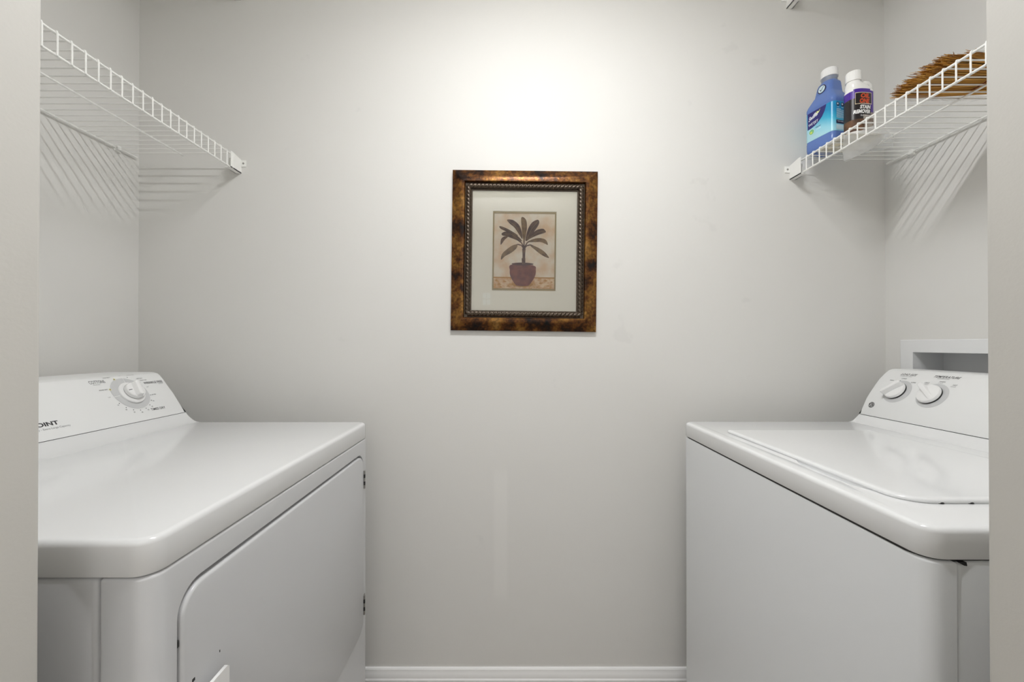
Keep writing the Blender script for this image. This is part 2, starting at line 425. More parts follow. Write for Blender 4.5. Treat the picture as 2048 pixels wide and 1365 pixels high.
# worktop with the riser that carries the console
def worktop(bm, x_front, x_back, y0, y1, z0, z1, side):
    vs_ = box(bm, min(x_front, x_back), max(x_front, x_back), y0, y1, z0, z1)
    es = [e for e in bm.edges if abs(e.verts[0].co.z-e.verts[1].co.z) > .01 and abs(e.verts[0].co.x-x_front) < 1e-6]
    bmesh.ops.bevel(bm, geom=es, offset=.024, segments=8, profile=.5, affect='EDGES')
    es = [e for e in bm.edges if min(v.co.z for v in e.verts) > z1-1e-5]
    bmesh.ops.bevel(bm, geom=es, offset=.0075, segments=5, profile=.5, affect='EDGES')
    es = [e for e in bm.edges if max(v.co.z for v in e.verts) < z0+1e-5]
    bmesh.ops.bevel(bm, geom=es, offset=.003, segments=2, profile=.5, affect='EDGES')
bm = bmesh.new(); worktop(bm, DX, -1.09, DY0-.0008, DY1, DB, DT, -1)
zt = DT-ZC
ris = [(-.8655, zt-.0006), (-.872, zt+.0005), (-.879, zt+.0036), (-.886, zt+.0085), (-.893, zt+.0145), (-.8995, zt+.0215), (-.9024, -.1893), (-.985, -.1893), (-.985, zt-.0006)]
prism(bm, ris, lambda u, v, d: (u, d, ZC+v), DY0+.003, DY1-.002)
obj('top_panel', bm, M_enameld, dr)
bm = bmesh.new(); box(bm, -1.08, -.9055, DY0+.006, DY1-.006, ZC-.1935, ZC-.186); obj('console_seam_shade', bm, M_dark, dr, 0, 'dark seam under the console')  # dark strip in the gap, the seam's shade put into its colour
DPp = Prof([(-.9024, -.1880), (-.9127, -.1712), (-.9354, -.1351), (-.9516, -.1131), (-.9649, -.0944), (-.9736, -.0841), (-.9790, -.0797), (-.9889, -.0766), (-1.0, -.0759)])
bm = bmesh.new(); end_rounded_console(bm, DPp, -1.115, DY0+.002, DY1-.001, -.1880); con = obj('console', bm, M_plastic, dr, 20)
fm = face_map(DPp, -1)
bm = bmesh.new()
T = lambda *a, **k: put_text(bm, a[0], fm, *a[1:], **k)
T('COTTONS', .9675, .1163, .0092, width=.0365, align='r', mi=0)
T('SENSOR DRY', .953, .1115, .0028, width=.017, align='r', mi=1)
T('MORE DRY', .9614, .0955, .0032, width=.0205, align='r', mi=0)
T('LESS DRY', .9885, .1300, .0032, width=.0185, align='r', mi=0)
T('OFF', 1.0165, .1347, .003, align='c', mi=1)
T('MORE DRY', 1.0348, .1338, .0032, width=.0195, mi=0)
T('LESS DRY', 1.0495, .1185, .0032, width=.0175, mi=0)
T('DAMP DRY', 1.0555, .1120, .0032, width=.0195, mi=0)
T('WRINKLE FREE', 1.0600, .1008, .0072, width=.057, fat=.012, mi=0)
T('SENSOR DRY', 1.100, .0965, .0026, width=.015, mi=1)
T('OFF', 1.0605, .0905, .0028, mi=1)
T('80 MIN', 1.0592, .0655, .003, width=.0125, mi=0)
T('OFF', .9555, .0740, .0028, align='r', mi=1)
T('TIMED DRY', 1.0325, .0221, .0067, width=.042, fat=.008, mi=0)
for s, y, v in (('10', .9600, .0515), ('20', .9720, .0365), ('30', .9875, .0265), ('40', 1.0065, .0225), ('50', 1.0255, .0262), ('60', 1.0410, .0335), ('70', 1.0535, .0482)):
    T(s, y, v-.0012, .0032, align='c', mi=0)
T('HOTPOINT', .8240, .0305, .0088, width=.080, align='r', fat=.03, mi=0)
T('Heavy Duty - Extra Large Capacity', .8418, .0222, .0042, width=.083, align='r', mi=1)
CY, CV = 1.0090, .0795
for (y, v) in ((1.0295, .1270), (1.0474, .1135), (1.0515, .1083), (.9647, .0555), (.9745, .0421), (.9885, .0330), (1.0052, .0292), (1.0220, .0314), (1.0370, .0389), (1.0487, .0511), (1.0556, .0667)):
    disc_uv(bm, fm, y, v, .0012, 10, 0)
fm2 = face_map(DPp, -1, .0007)
for (y, v) in ((.9928, .1237), (.9659, .0960), (1.0480, .1105)):
    disc_uv(bm, fm2, y, v, .0026, 12, 2, .0012)
    disc_uv(bm, fm2, y, v, .0011, 10, 0)
obj('printed_lettering', bm, [M_ink, M_ink2, M_yell], con, 0, 'dark grey printed dial markings and lettering')
bm = bmesh.new()
fr = face_map(DPp, -1, .00045)
gaps = [math.radians(a) for a in (82, 186, 18)]
gaps = sorted(gaps)
for i in range(3):
    a0 = gaps[i]+.022; a1 = (gaps[(i+1) % 3] + (2*PI if i == 2 else 0))-.022
    disc_uv(bm, fr, CY, CV, .0455, 28, 0, .028, a0, a1)
obj('dial_ring', bm, M_ring, con, 0, 'pale grey printed ring around the dial')
F = knob_on(DPp, -1, CY+.001, CV, 1)
bm = bmesh.new(); lathe_frame(bm, F, [(.0305, .0002), (.0305, .0035), (.0292, .0052), (.024, .006), (.0215, .0062)], 40); sk = obj('dial_skirt', bm, M_knob, con)
bm = bmesh.new()
lathe_frame(bm, F, [(.0222, .0075), (.0225, .0085), (.0222, .0155), (.0208, .0172), (.015, .0178)], 40)
ang = math.radians(77)
ca, sa = math.cos(ang), math.sin(ang)
Fg = lambda a, b, c: F(a*ca-b*sa, a*sa+b*ca, c)
rings = []
for hx, hy, c in ((.0214, .0085, .0165), (.0212, .0068, .0205), (.0210, .0062, .0250), (.0203, .0054, .0272), (.0185, .0038, .0282)):
    rings.append([Fg(u, v, c) for u, v in rrect(hx, hy, min(hx, hy)*.8, 5)])
loft(bm, rings)
kn = obj('dial_knob', bm, M_knob, con)
bm = bmesh.new(); lathe_frame(bm, F, [(.0214, .0060), (.0214, .0078)], 32); obj('knob_shadow_gap', bm, M_dark, kn, 35, 'dark gap under the knob')
bm = bmesh.new()
prism(bm, [(-.0205, -.0007), (-.0120, -.0002), (-.0120, .0012), (-.0205, .0007)], F, .0168, .0181); obj('pointer_mark', bm, M_black, kn, 0, 'black pointer line')

# ---------------------------------------------------------------- washer
WY0, WY1, WX = 0.4924, 1.178, 0.511
WT, WB = ZC-0.2239, ZC-0.2634
wa = thing('washing_machine', 'white top-loading washing machine on the right with two knobs and a hinged lid', 'washing machine', (0.85, 0.835, 0))
bm = bmesh.new()
box(bm, WX+.0015, .5476, WY0, WY1, .012, WB-.0022)
es = [e for e in bm.edges if abs(e.verts[0].co.z-e.verts[1].co.z) > .1 and e.verts[0].co.x < .52]
bmesh.ops.bevel(bm, geom=es, offset=.021, segments=8, profile=.5, affect='EDGES')
es = [e for e in bm.edges if min(v.co.z for v in e.verts) > WB-.003]
bmesh.ops.bevel(bm, geom=es, offset=.004, segments=3, profile=.5, affect='EDGES')
obj('front_panel', bm, M_body, wa)
bm = bmesh.new(); box(bm, .5492, 1.17, WY0+.0012, WY1-.0015, .012, WB-.0022, .005, 3); obj('side_panel', bm, M_body, wa)
bm = bmesh.new(); loft(bm, [[(x, y, z) for x, y in rrect(.327, .338, .026, 8, .841, .835)] for z in (WB-.004, WB+.002)]); obj('top_seam', bm, M_dark, wa, 0, 'dark seam under the top')
bm = bmesh.new(); prism(bm, [(.5492, -.0022), (.5590, -.0022), (.5598, -.0068), (.5560, -.0062)], lambda u, v, d: (u, d, WB+v), WY0-.0004, WY0+.004); obj('corner_notch', bm, M_black, wa, 0, 'small black notch at the seam')  # black piece whose colour stands for the shade in a notch
# top: slab with a finger scoop in front of the lid
bm = bmesh.new(); worktop(bm, WX, 1.175, WY0-.0008, WY1, WB, WT, 1)
zt = WT-ZC
ris = [(.9944, zt-.0006), (1.0005, zt+.0006), (1.0065, zt+.0036), (1.0125, zt+.0090), (1.0185, zt+.0150), (1.0235, zt+.0205), (1.0245, -.2025), (1.11, -.2025), (1.11, zt-.0006)]
prism(bm, ris, lambda u, v, d: (u, d, ZC+v), WY0+.003, WY1-.002)
me = finish(bm, 0)
cut = bmesh.new()                                   # scoop
LX0, LX1, LY0, LY1 = .559, .925, .566, 1.035
def scoop_ring(ins, z):
    pts = []
    for k in range(25):
        s = -1 + 2*k/24
        pts.append((LX0+.004 - (.022-ins)*(1-abs(s)**2.6), .700 + s*(.088-ins*.8), z))
    pts += [(LX0+.02, .700+.088-ins*.8, z), (LX0+.02, .700-.088+ins*.8, z)]
    return pts
loft(cut, [scoop_ring(.0, WT+.01), scoop_ring(.0, WT), scoop_ring(.007, WT-.0045), scoop_ring(.013, WT-.0058)])
me = boolean_cut(me, cut)
for q in me.polygons: q.use_smooth = True; q.material_index = 0
me.set_sharp_from_angle(angle=math.radians(35)); me.transform(Matrix.Translation(-wa.location)); me.materials.clear(); me.materials.append(M_enamel)
obj('top_panel', me, M_enamel, wa)
# lid
bm = bmesh.new()
rings = []
cxl, cyl, hxl, hyl = (LX0+LX1)/2, (LY0+LY1)/2, (LX1-LX0)/2, (LY1-LY0)/2
def lid_ring(ins, z):
    pts = []
    for sx, sy, a0, r in ((1, 1, 0, .012), (-1, 1, PI/2, .010), (-1, -1, PI, .042), (1, -1, 3*PI/2, .012)):
        for k in range(11):
            a = a0 + PI/2*k/10
            rr = max(.001, r-ins)
            pts.append((cxl + sx*(hxl-ins-rr) + rr*math.cos(a), cyl + sy*(hyl-ins-rr) + rr*math.sin(a), z))
    return pts
for ins, z in ((.0016, WT-.0060), (.0016, WT+.0008), (.0002, WT+.0012), (0, WT+.0026), (.0008, WT+.0046), (.0028, WT+.0062), (.006, WT+.0068), (.012, WT+.0068)):
    rings.append(lid_ring(ins, z))
loft(bm, rings)
lid = obj('lid', bm, M_enamel, wa)
for yx in (.715, .640):
    pass
for x in (.6095, .6515):
    bm = bmesh.new(); lathe = [(x+.0045*math.cos(2*PI*k/14), z) for k, z in []]
    loft(bm, [[(x+r*math.cos(2*PI*k/14), LY0+.004+r*math.sin(2*PI*k/14), WT+h) for k in range(14)] for r, h in ((.0048, .0), (.0048, .0018), (.004, .0026))])
    obj('lid_bumper', bm, M_black, lid, label='small black rubber bumper')
bm = bmesh.new(); box(bm, 1.028, 1.17, WY0+.006, WY1-.006, ZC-.2065, ZC-.199); obj('console_seam_shade', bm, M_dark, wa, 0, 'dark seam under the console')  # dark strip filling the washer's seam, its colour stands for shade
WPp = Prof([(1.0243, -.2008), (1.0285, -.1893), (1.0436, -.155), (1.0542, -.1379), (1.0703, -.1143), (1.0821, -.0982), (1.0982, -.0821), (1.1089, -.0736), (1.1180, -.0703), (1.1246, -.0698)])
bm = bmesh.new(); end_rounded_console(bm, WPp, 1.186, WY0+.002, WY1-.001, -.2008); con = obj('console', bm, M_plastic, wa, 20)
fm = face_map(WPp, 1); T = lambda s, y, v, h, **k: put_text(bm, s, lambda u, w: fm(-u, w), -y, v, h, **k)
bm = bmesh.new()
T('LOAD SIZE', 1.1245, .1378, .0075, width=.043, shear=.25, fat=.012, mi=0)
T('TAMA\u00d1O DE CARGA', 1.1228, .1328, .0034, width=.033, shear=.2, mi=1)
T('SMALL', 1.1400, .1148, .0030, width=.0125, shear=.2, mi=0)
T('LARGE', 1.1115, .1238, .0033, width=.0135, shear=.2, mi=0)
T('SUPER', 1.0795, .1132, .0033, width=.0125, shear=.2, mi=0)
obj('printed_lettering', bm, [M_ink, M_ink2], con, 0, 'dark grey printed lettering above the load size knob'); bm = bmesh.new()
T('TEMPERATURE', 1.0380, .1385, .0078, width=.0605, shear=.25, fat=.012, mi=0)
T('TEMPERATURA', 1.0270, .1338, .0034, width=.0285, shear=.2, mi=1)
T('COLD', 1.0460, .1165, .0036, width=.0115, shear=.2, mi=0)
T('COLD', 1.0440, .1120, .0030, width=.0095, shear=.2, mi=1)
T('WARM', 1.0150, .1240, .0036, width=.0140, shear=.2, mi=0)
T('COLD', 1.0150, .1195, .0030, width=.0110, shear=.2, mi=1)
T('HOT', .9800, .1165, .0036, width=.0105, shear=.2, mi=0)
T('COLD', .9825, .1120, .0030, width=.0115, shear=.2, mi=1)
obj('printed_lettering', bm, [M_ink, M_ink2], con, 0, 'dark grey printed lettering above the temperature knob')
# round black emblem with a white script monogram
F = knob_on(WPp, 1, 1.1494, .0318, -1)
bm = bmesh.new(); lathe_frame(bm, F, [(.0086, .0001), (.0086, .0007), (.0081, .0010)], 30); em = obj('emblem', bm, M_black, con, label='round black emblem with white script monogram')
bm = bmesh.new()
def stroke(pts, r=.00042, c=.0013): tube(bm, [F(a, b, c) for a, b in pts], r, 5)
stroke([(.0073*math.cos(2*PI*k/24), .0073*math.sin(2*PI*k/24)) for k in range(25)], .0003)
for q in range(4):
    a0 = PI/2*q
    stroke([(.0073*math.cos(a0+s)*(.86-.12*math.sin(s*PI/.9)), .0073*math.sin(a0+s)*(.86-.12*math.sin(s*PI/.9))) for s in [.9*k/6 for k in range(7)]], .0003)
stroke([(-.0004+.0018*math.cos(a), .0016+.0020*math.sin(a)) for a in [math.radians(d) for d in range(20, 340, 20)]])
stroke([(-.0012, .0016), (-.0006, -.0006), (-.0018, -.0034), (-.0034, -.0036), (-.0038, -.0022), (-.0020, -.0008), (.0004, -.0002)])
stroke([(.0034, .0030), (.0022, .0034), (.0012, .0018), (.0024, .0006), (.0010, -.0008), (.0012, -.0032), (.0030, -.0034), (.0042, -.0016)])
obj('monogram', bm, M_knob, em)
for (y, v, ga, tip) in ((1.1035, .0840, 48, False), (1.0130, .0835, 137, True)):
    fr = face_map(WPp, 1, .0004)
    bm = bmesh.new()
    disc_uv(bm, fr, y-.004, v-.001, .0355, 36, 0, .020)
    obj('knob_ring', bm, M_ring, con, 0, 'pale grey printed ring around a knob')
    F = knob_on(WPp, 1, y, v, -1)
    bm = bmesh.new(); lathe_frame(bm, F, [(.0262, .0004), (.0266, .0014), (.0266, .0030), (.0255, .0035)], 40); gp = bm
    kb = bmesh.new(); lathe_frame(kb, F, [(.0258, .0035), (.0266, .0045), (.0264, .0075), (.0245, .0105), (.020, .0120), (.010, .0126)], 40)
    ca, sa = math.cos(math.radians(ga)), math.sin(math.radians(ga))
    Fg = lambda a, b, c: F(a*ca-b*sa, a*sa+b*ca, c)
    rings = []
    for hx, hy, c, sh in ((.0258, .0088, .0085, 0), (.0260, .0070, .0135, .0004), (.0264, .0058, .0215, .0008), (.0258, .0050, .0242, .0008), (.0240, .0034, .0252, .0008)):
        rings.append([Fg(u+sh, w_, .0085+(c-.0085)*(min(1, .12+.88*(.5+u/.05)*1.25) if tip else 1)) for u, w_ in rrect(hx, hy, min(hx, hy)*.85, 5)])
    loft(kb, rings)
    ko = obj('selector_knob', kb, M_knob, con)
    obj('knob_gap_shade', gp, M_dark, ko, 35, 'dark gap under the knob')  # dark ring coloured as the shade in the gap below the knob
    bm = bmesh.new(); prism(bm, [(.0268, -.0005), (.0292, -.0005), (.0292, .0005), (.0268, .0005)], Fg, .021, .0216); obj('pointer_mark', bm, M_ink, ko, 0, 'dark pointer tick')

# ---------------------------------------------------------------- outlet box in the right wall
ob = thing('washer_outlet_box', 'white recessed washer outlet box set in the right wall behind the washing machine', 'outlet box', (XR, 1.07, ZC-.1))
OY0, OY1, OZ0, OZ1 = .920, 1.2258, ZC-.200, ZC+.0150
IY0, IY1, IZ0, IZ1 = .958, 1.1875, ZC-.163, ZC-.0225
M_box = mat('white_box_plastic', srgb(226, 227, 228), 0.4)
bm = bmesh.new()
def ring4(y0, y1, z0, z1, x): return [(x, y0, z0), (x, y1, z0), (x, y1, z1), (x, y0, z1)]
loft(bm, [ring4(OY0, OY1, OZ0, OZ1, XR-.0002), ring4(OY0, OY1, OZ0, OZ1, XR-.0035), ring4(OY0+.002, OY1-.002, OZ0+.002, OZ1-.002, XR-.005), ring4(IY0-.001, IY1+.001, IZ0-.001, IZ1+.001, XR-.005), ring4(IY0, IY1, IZ0, IZ1, XR-.004), ring4(IY0, IY1, IZ0, IZ1, XR+.022)], False)
obj('face_frame', bm, M_box, ob, 25)
bm = bmesh.new()
loft(bm, [ring4(IY0-.0012, IY1+.0012, IZ0-.0012, IZ1+.0012, XR+.0222), ring4(IY0-.0012, IY1+.0012, IZ0-.0012, IZ1+.0012, XR+.088)], False)
flat(bm, ring4(IY0-.0012, IY1+.0012, IZ0-.0012, IZ1+.0012, XR+.088))
obj('recess_box', bm, M_box, ob, 25)

# ---------------------------------------------------------------- framed picture
PC = Vector((.0507, YB, ZC+.2965))
pic = thing('framed_picture', 'framed botanical picture of a potted plant in a mottled bronze frame on the back wall', 'picture', PC, (0, math.radians(0.72), 0), local=True)
pf = lambda u, v, d: Vector((u, -d, v))
PW, PH = .2292, .2535
def frame_ring(prof, bm, mi=0):
    rings = []
    for tt, d in prof:
        a, b = PW-tt, PH-tt
        rings.append([bm.verts.new(pf(x, y, d)) for x, y in ((-a, -b), (a, -b), (a, b), (-a, b))])
    for A, B in zip(rings, rings[1:]):
        for k in range(4): bm.faces.new((A[k], A[(k+1) % 4], B[(k+1) % 4], B[k])).material_index = mi
M_frame = mat('mottled_bronze', srgb(120, 80, 35), 0.30, 0.6); N, L, p = nodes(M_frame)
tc = N.new('ShaderNodeTexCoord'); n1 = N.new('ShaderNodeTexNoise'); n1.inputs['Scale'].default_value = 17; n1.inputs['Detail'].default_value = 7; n1.inputs['Roughness'].default_value = .65
L.new(tc.outputs['Object'], n1.inputs['Vector'])
r = ramp(N, [(.33, srgb(24, 26, 30)), (.42, srgb(56, 34, 20)), (.50, srgb(104, 64, 28)), (.60, srgb(138, 98, 44)), (.75, srgb(164, 124, 74))]); L.new(n1.outputs['Fac'], r.inputs['Fac'])
n2 = N.new('ShaderNodeTexNoise'); n2.inputs['Scale'].default_value = 120; n2.inputs['Detail'].default_value = 4; L.new(tc.outputs['Object'], n2.inputs['Vector'])
r2 = ramp(N, [(.38, (.45, .42, .4, 1)), (.55, (1, 1, 1, 1)), (.70, (1.25, 1.2, 1.1, 1))]); L.new(n2.outputs['Fac'], r2.inputs['Fac'])
mx = N.new('ShaderNodeMixRGB'); mx.blend_type = 'MULTIPLY'; mx.inputs[0].default_value = .8; L.new(r.outputs['Color'], mx.inputs[1]); L.new(r2.outputs['Color'], mx.inputs[2]); L.new(mx.outputs[0], p.inputs['Base Color'])
bp = N.new('ShaderNodeBump'); bp.inputs['Strength'].default_value = .25; bp.inputs['Distance'].default_value = .002; L.new(n2.outputs['Fac'], bp.inputs['Height']); L.new(bp.outputs['Normal'], p.inputs['Normal'])
bm = bmesh.new()
frame_ring([(.004, .0005), (0, .0012), (0, .0095), (.0008, .0112), (.0022, .012), (.006, .0135), (.013, .0170), (.021, .0205), (.029, .0230), (.0355, .0240), (.0385, .0240), (.0400, .0225), (.0410, .0195), (.0420, .0150)], bm)
obj('frame', bm, M_frame, pic, 22)
M_rope = mat('dark_bronze', srgb(70, 58, 46), 0.33, 0.5)
bm = bmesh.new()
frame_ring([(.0415, .013), (.0440, .0125), (.0630, .0105), (.0640, .0100), (.0640, .0075)], bm)
rt = .0525; r0 = .0088
for side in range(4):
    a, b = PW-rt, PH-rt
    P0, P1 = [((-a, b), (a, b)), ((a, -b), (-a, -b)), ((-a, -b), (-a, b)), ((a, b), (a, -b))][side]
    P0, P1 = Vector(P0), Vector(P1); Ln = (P1-P0).length; dv = (P1-P0)/Ln; nv = Vector((-dv.y, dv.x))
    ns = int(Ln/.0014); rings = []
    for i in range(ns+1):
        s = Ln*i/ns; c = P0+dv*s; q = []
        for k in range(18):
            th = 2*PI*k/18; ph = 3*(th + 2*PI*s/.0365)
            rr = r0*(.66 + .34*abs(math.cos(ph/2))**.8)
            q.append(pf(c.x + nv.x*rr*math.cos(th), c.y + nv.y*rr*math.cos(th), .0155 + .8*rr*math.sin(th)))
        rings.append(q)
    loft(bm, rings)
obj('rope_moulding', bm, M_rope, pic, 60, 'dark twisted rope moulding inside the frame')
M_mat = mat('ivory_mat_board', srgb(246, 244, 234), 0.7)
bm = bmesh.new()
iu, iv = .1008, .1257
frame_ring([(.060, .0068), (PW-iu-.0006, .0068)], bm)
bm.free(); bm = bmesh.new()
rg = []
for (a, b, d) in ((PW-.060, PH-.060, .0070), (iu, iv, .0070), (iu-.0008, iv-.0008, .0060)):
    rg.append([bm.verts.new(pf(x, y, d)) for x, y in ((-a, -b), (a, -b), (a, b), (-a, b))])
for A, B in zip(rg, rg[1:]):
    for k in range(4): bm.faces.new((A[k], A[(k+1) % 4], B[(k+1) % 4], B[k]))
obj('mat_board', bm, M_mat, pic, 0)
M_fil = mat('olive_gold_fillet', srgb(160, 142, 98), 0.5)
bm = bmesh.new(); rg = []
for (a, b, d) in ((iu, iv, .0058), (iu-.0042, iv-.0062, .0058), (iu-.0048, iv-.0068, .0050)):
    rg.append([bm.verts.new(pf(x, y, d)) for x, y in ((-a, -b), (a, -b), (a, b), (-a, b))])
for A, B in zip(rg, rg[1:]):
    for k in range(4): bm.faces.new((A[k], A[(k+1) % 4], B[(k+1) % 4], B[k]))
obj('inner_fillet', bm, M_fil, pic, 0)
def noisy(name, c0, c1, scale, rough=.7, detail=5):
    m = mat(name, c0, rough); N, L, p = nodes(m); tc = N.new('ShaderNodeTexCoord')
    n = N.new('ShaderNodeTexNoise'); n.inputs['Scale'].default_value = scale; n.inputs['Detail'].default_value = detail
    L.new(tc.outputs['Object'], n.inputs['Vector']); r = ramp(N, [(.36, c0), (.62, c1)]); L.new(n.outputs['Fac'], r.inputs['Fac']); L.new(r.outputs['Color'], p.inputs['Base Color'])
    return m
PM = [noisy('print_paper', srgb(226, 200, 168), srgb(240, 232, 216), 22), noisy('print_table', srgb(206, 160, 106), srgb(234, 212, 178), 90),
      noisy('print_leaf', srgb(74, 52, 52), srgb(112, 84, 66), 60), noisy('print_pot', srgb(116, 52, 46), srgb(142, 76, 58), 55),
      mat('print_rim', srgb(84, 42, 40), .7), mat('print_shade', srgb(188, 140, 72), .7), noisy('print_stem', srgb(82, 54, 46), srgb(120, 86, 66), 80), mat('print_vein', srgb(140, 116, 80), .7), noisy('print_leaf_olive', srgb(98, 70, 50), srgb(140, 112, 74), 60)]
bm = bmesh.new()
cu = lambda x, y: ((x-604)/4853, (690-y)/4853)
def poly(pts, d, mi):
    try: f = bm.faces.new([bm.verts.new(pf(*cu(x, y), d)) for x, y in pts]); f.material_index = mi
    except ValueError: pass
poly([(110, 70), (1098, 70), (1098, 1310), (110, 1310)], .0040, 0)
poly([(110, 1098), (1098, 1098), (1098, 1310), (110, 1310)], .00415, 1)
poly([(110, 1088), (1098, 1088), (1098, 1106), (110, 1106)], .0043, 5)
def spline(c, n=6):
    out = []
    for i in range(len(c)):
        p0, p1, p2, p3 = [Vector(c[(i+j-1) % len(c)]) for j in range(4)]
        for k in range(n):
            s = k/n
            out.append(tuple(.5*((2*p1)+(p2-p0)*s+(2*p0-5*p1+4*p2-p3)*s*s+(3*p1-p0-3*p2+p3)*s**3)))
    return out
def ell(cx, cy, rx, ry, d, mi, n=28): poly([(cx+rx*math.cos(2*PI*k/n), cy+ry*math.sin(2*PI*k/n)) for k in range(n)], d, mi)
ell(580, 1200, 165, 42, .0044, 5)
poly([(605, 640), (625, 650), (618, 760), (622, 895), (570, 895), (578, 760), (572, 650)], .0045, 6)
for a in ([(600, 660), (560, 600), (500, 585), (440, 620)], [(605, 650), (640, 605), (700, 590), (760, 620)], [(600, 640), (650, 555), (720, 520)], [(600, 640), (560, 560), (480, 505)], [(600, 660), (598, 560), (600, 480)]):
    q = spline(a + a[::-1], 1)
    for (x0, y0), (x1, y1) in zip(a, a[1:]):
        dx, dy = x1-x0, y1-y0; l = math.hypot(dx, dy); nx, ny = -dy/l*9, dx/l*9
        poly([(x0+nx, y0+ny), (x1+nx, y1+ny), (x1-nx, y1-ny), (x0-nx, y0-ny)], .0046, 6)
leaves = [([(335, 208), (430, 215), (520, 290), (560, 390), (572, 500), (520, 430), (450, 330), (370, 262)], 2),
          ([(220, 308), (300, 330), (400, 380), (500, 445), (470, 455), (360, 405), (240, 350)], 2),
          ([(255, 420), (310, 392), (400, 400), (490, 450), (560, 520), (540, 540), (430, 500), (330, 465), (265, 450)], 2),
          ([(238, 585), (245, 510), (290, 468), (350, 470), (300, 520), (250, 590)], 2),
          ([(250, 825), (262, 740), (340, 660), (430, 600), (495, 592), (480, 650), (400, 720), (310, 770)], 8),
          ([(985, 785), (920, 700), (830, 640), (720, 595), (690, 600), (760, 660), (850, 730), (930, 775)], 8),
          ([(965, 588), (940, 520), (880, 490), (780, 490), (650, 545), (760, 548), (850, 545), (920, 570)], 8),
          ([(930, 380), (890, 342), (810, 355), (740, 400), (640, 520), (720, 480), (820, 435), (920, 400)], 2),
          ([(825, 220), (790, 205), (710, 255), (650, 370), (620, 525), (680, 500), (750, 390), (820, 280)], 2),
          ([(555, 170), (590, 170), (630, 220), (640, 330), (620, 470), (600, 535), (575, 460), (560, 330), (550, 230)], 8)]
dd = .0047
for c, mi in leaves:
    poly(spline(c, 5), dd, mi); dd += .00003
for a, b, c in (((345, 215), (480, 320), (565, 480)), ((230, 318), (370, 380), (480, 448)), ((262, 430), (400, 430), (545, 528)), ((258, 810), (350, 700), (485, 600)), ((975, 780), (850, 690), (700, 600)), ((955, 580), (850, 515), (660, 540)), ((915, 370), (800, 400), (650, 510)), ((810, 225), (710, 350), (635, 515)), ((575, 185), (605, 330), (600, 520))):
    for (x0, y0), (x1, y1) in ((a, b), (b, c)):
        dx, dy = x1-x0, y1-y0; l = math.hypot(dx, dy); nx, ny = -dy/l*2.5, dx/l*2.5
        poly([(x0+nx, y0+ny), (x1+nx, y1+ny), (x1-nx, y1-ny), (x0-nx, y0-ny)], .0051, 7)
poly(spline([(410, 900), (385, 990), (400, 1090), (470, 1200), (520, 1225), (650, 1225), (700, 1195), (770, 1080), (785, 980), (745, 910)], 5), .0052, 3)
ell(580, 888, 170, 22, .0053, 4)
for k in range(9):
    x = 430+k*37; y = 915+22*math.sin(PI*(k+.5)/9)
    ell(x, y, 26, 17, .0054, 3, 12)
poly([(566, 800), (622, 800), (622, 893), (570, 893)], .0055, 6)
for x0, y0, w_ in ((150, 1140, 60), (190, 1200, 70), (280, 1160, 60), (330, 1230, 70), (820, 1180, 80), (900, 1140, 70), (940, 1220, 70), (780, 1240, 60), (1010, 1160, 40), (220, 1245, 60)):
    poly([(x0, y0), (x0+w_*.5, y0-10), (x0+w_, y0), (x0+w_*.5, y0+10)], .0043, 5)
obj('print', bm, PM, pic, 0, 'printed painting of a broad-leaved plant in a terracotta pot')
M_glass = bpy.data.materials.new('picture_glass'); M_glass.use_nodes = True; N, L = M_glass.node_tree.nodes, M_glass.node_tree.links
N.remove(N['Principled BSDF']); out = N['Material Output']
tr = N.new('ShaderNodeBsdfTransparent'); gl = N.new('ShaderNodeBsdfGlossy'); gl.inputs['Roughness'].default_value = .02; fr_ = N.new('ShaderNodeFresnel'); fr_.inputs['IOR'].default_value = 1.5; ms = N.new('ShaderNodeMixShader')
L.new(fr_.outputs[0], ms.inputs[0]); L.new(tr.outputs[0], ms.inputs[1]); L.new(gl.outputs[0], ms.inputs[2]); L.new(ms.outputs[0], out.inputs[0])
bm = bmesh.new(); a, b = PW-.062, PH-.062
flat(bm, [pf(-a, -b, .0082), pf(a, -b, .0082), pf(a, b, .0082), pf(-a, b, .0082)])
obj('glass', bm, M_glass, pic, 0)

# ---------------------------------------------------------------- things on the right shelf
DK = ZR_ + .0027 + .0016*1.6 + .0002               # top of the deck wires
# cream pad in a clear plastic bag, lying flat under the bottles
def film(name, c, alpha):
    m = bpy.data.materials.new(name); m.use_nodes = True; N, L = m.node_tree.nodes, m.node_tree.links
    N.remove(N['Principled BSDF']); out = N['Material Output']
    tr = N.new('ShaderNodeBsdfTransparent'); df = N.new('ShaderNodeBsdfDiffuse'); df.inputs[0].default_value = c; tl = N.new('ShaderNodeBsdfTranslucent'); tl.inputs[0].default_value = c
    gl = N.new('ShaderNodeBsdfGlossy'); gl.inputs[1].default_value = .2
    a1 = N.new('ShaderNodeMixShader'); a1.inputs[0].default_value = .5; L.new(df.outputs[0], a1.inputs[1]); L.new(tl.outputs[0], a1.inputs[2])
    a2 = N.new('ShaderNodeMixShader'); a2.inputs[0].default_value = .12; L.new(a1.outputs[0], a2.inputs[1]); L.new(gl.outputs[0], a2.inputs[2])
    a3 = N.new('ShaderNodeMixShader'); a3.inputs[0].default_value = alpha; L.new(tr.outputs[0], a3.inputs[1]); L.new(a2.outputs[0], a3.inputs[2]); L.new(a3.outputs[0], out.inputs[0])
    return m
M_film = film('clear_plastic_film', srgb(235, 236, 236), .55)
M_pad = noisy('cream_cloth', srgb(222, 212, 188), srgb(236, 230, 212), 60, .8)
bag = thing('plastic_bag', 'clear plastic bag lying flat on the right wire shelf with a corner hanging through', 'plastic bag', (1.0, 1.13, DK))
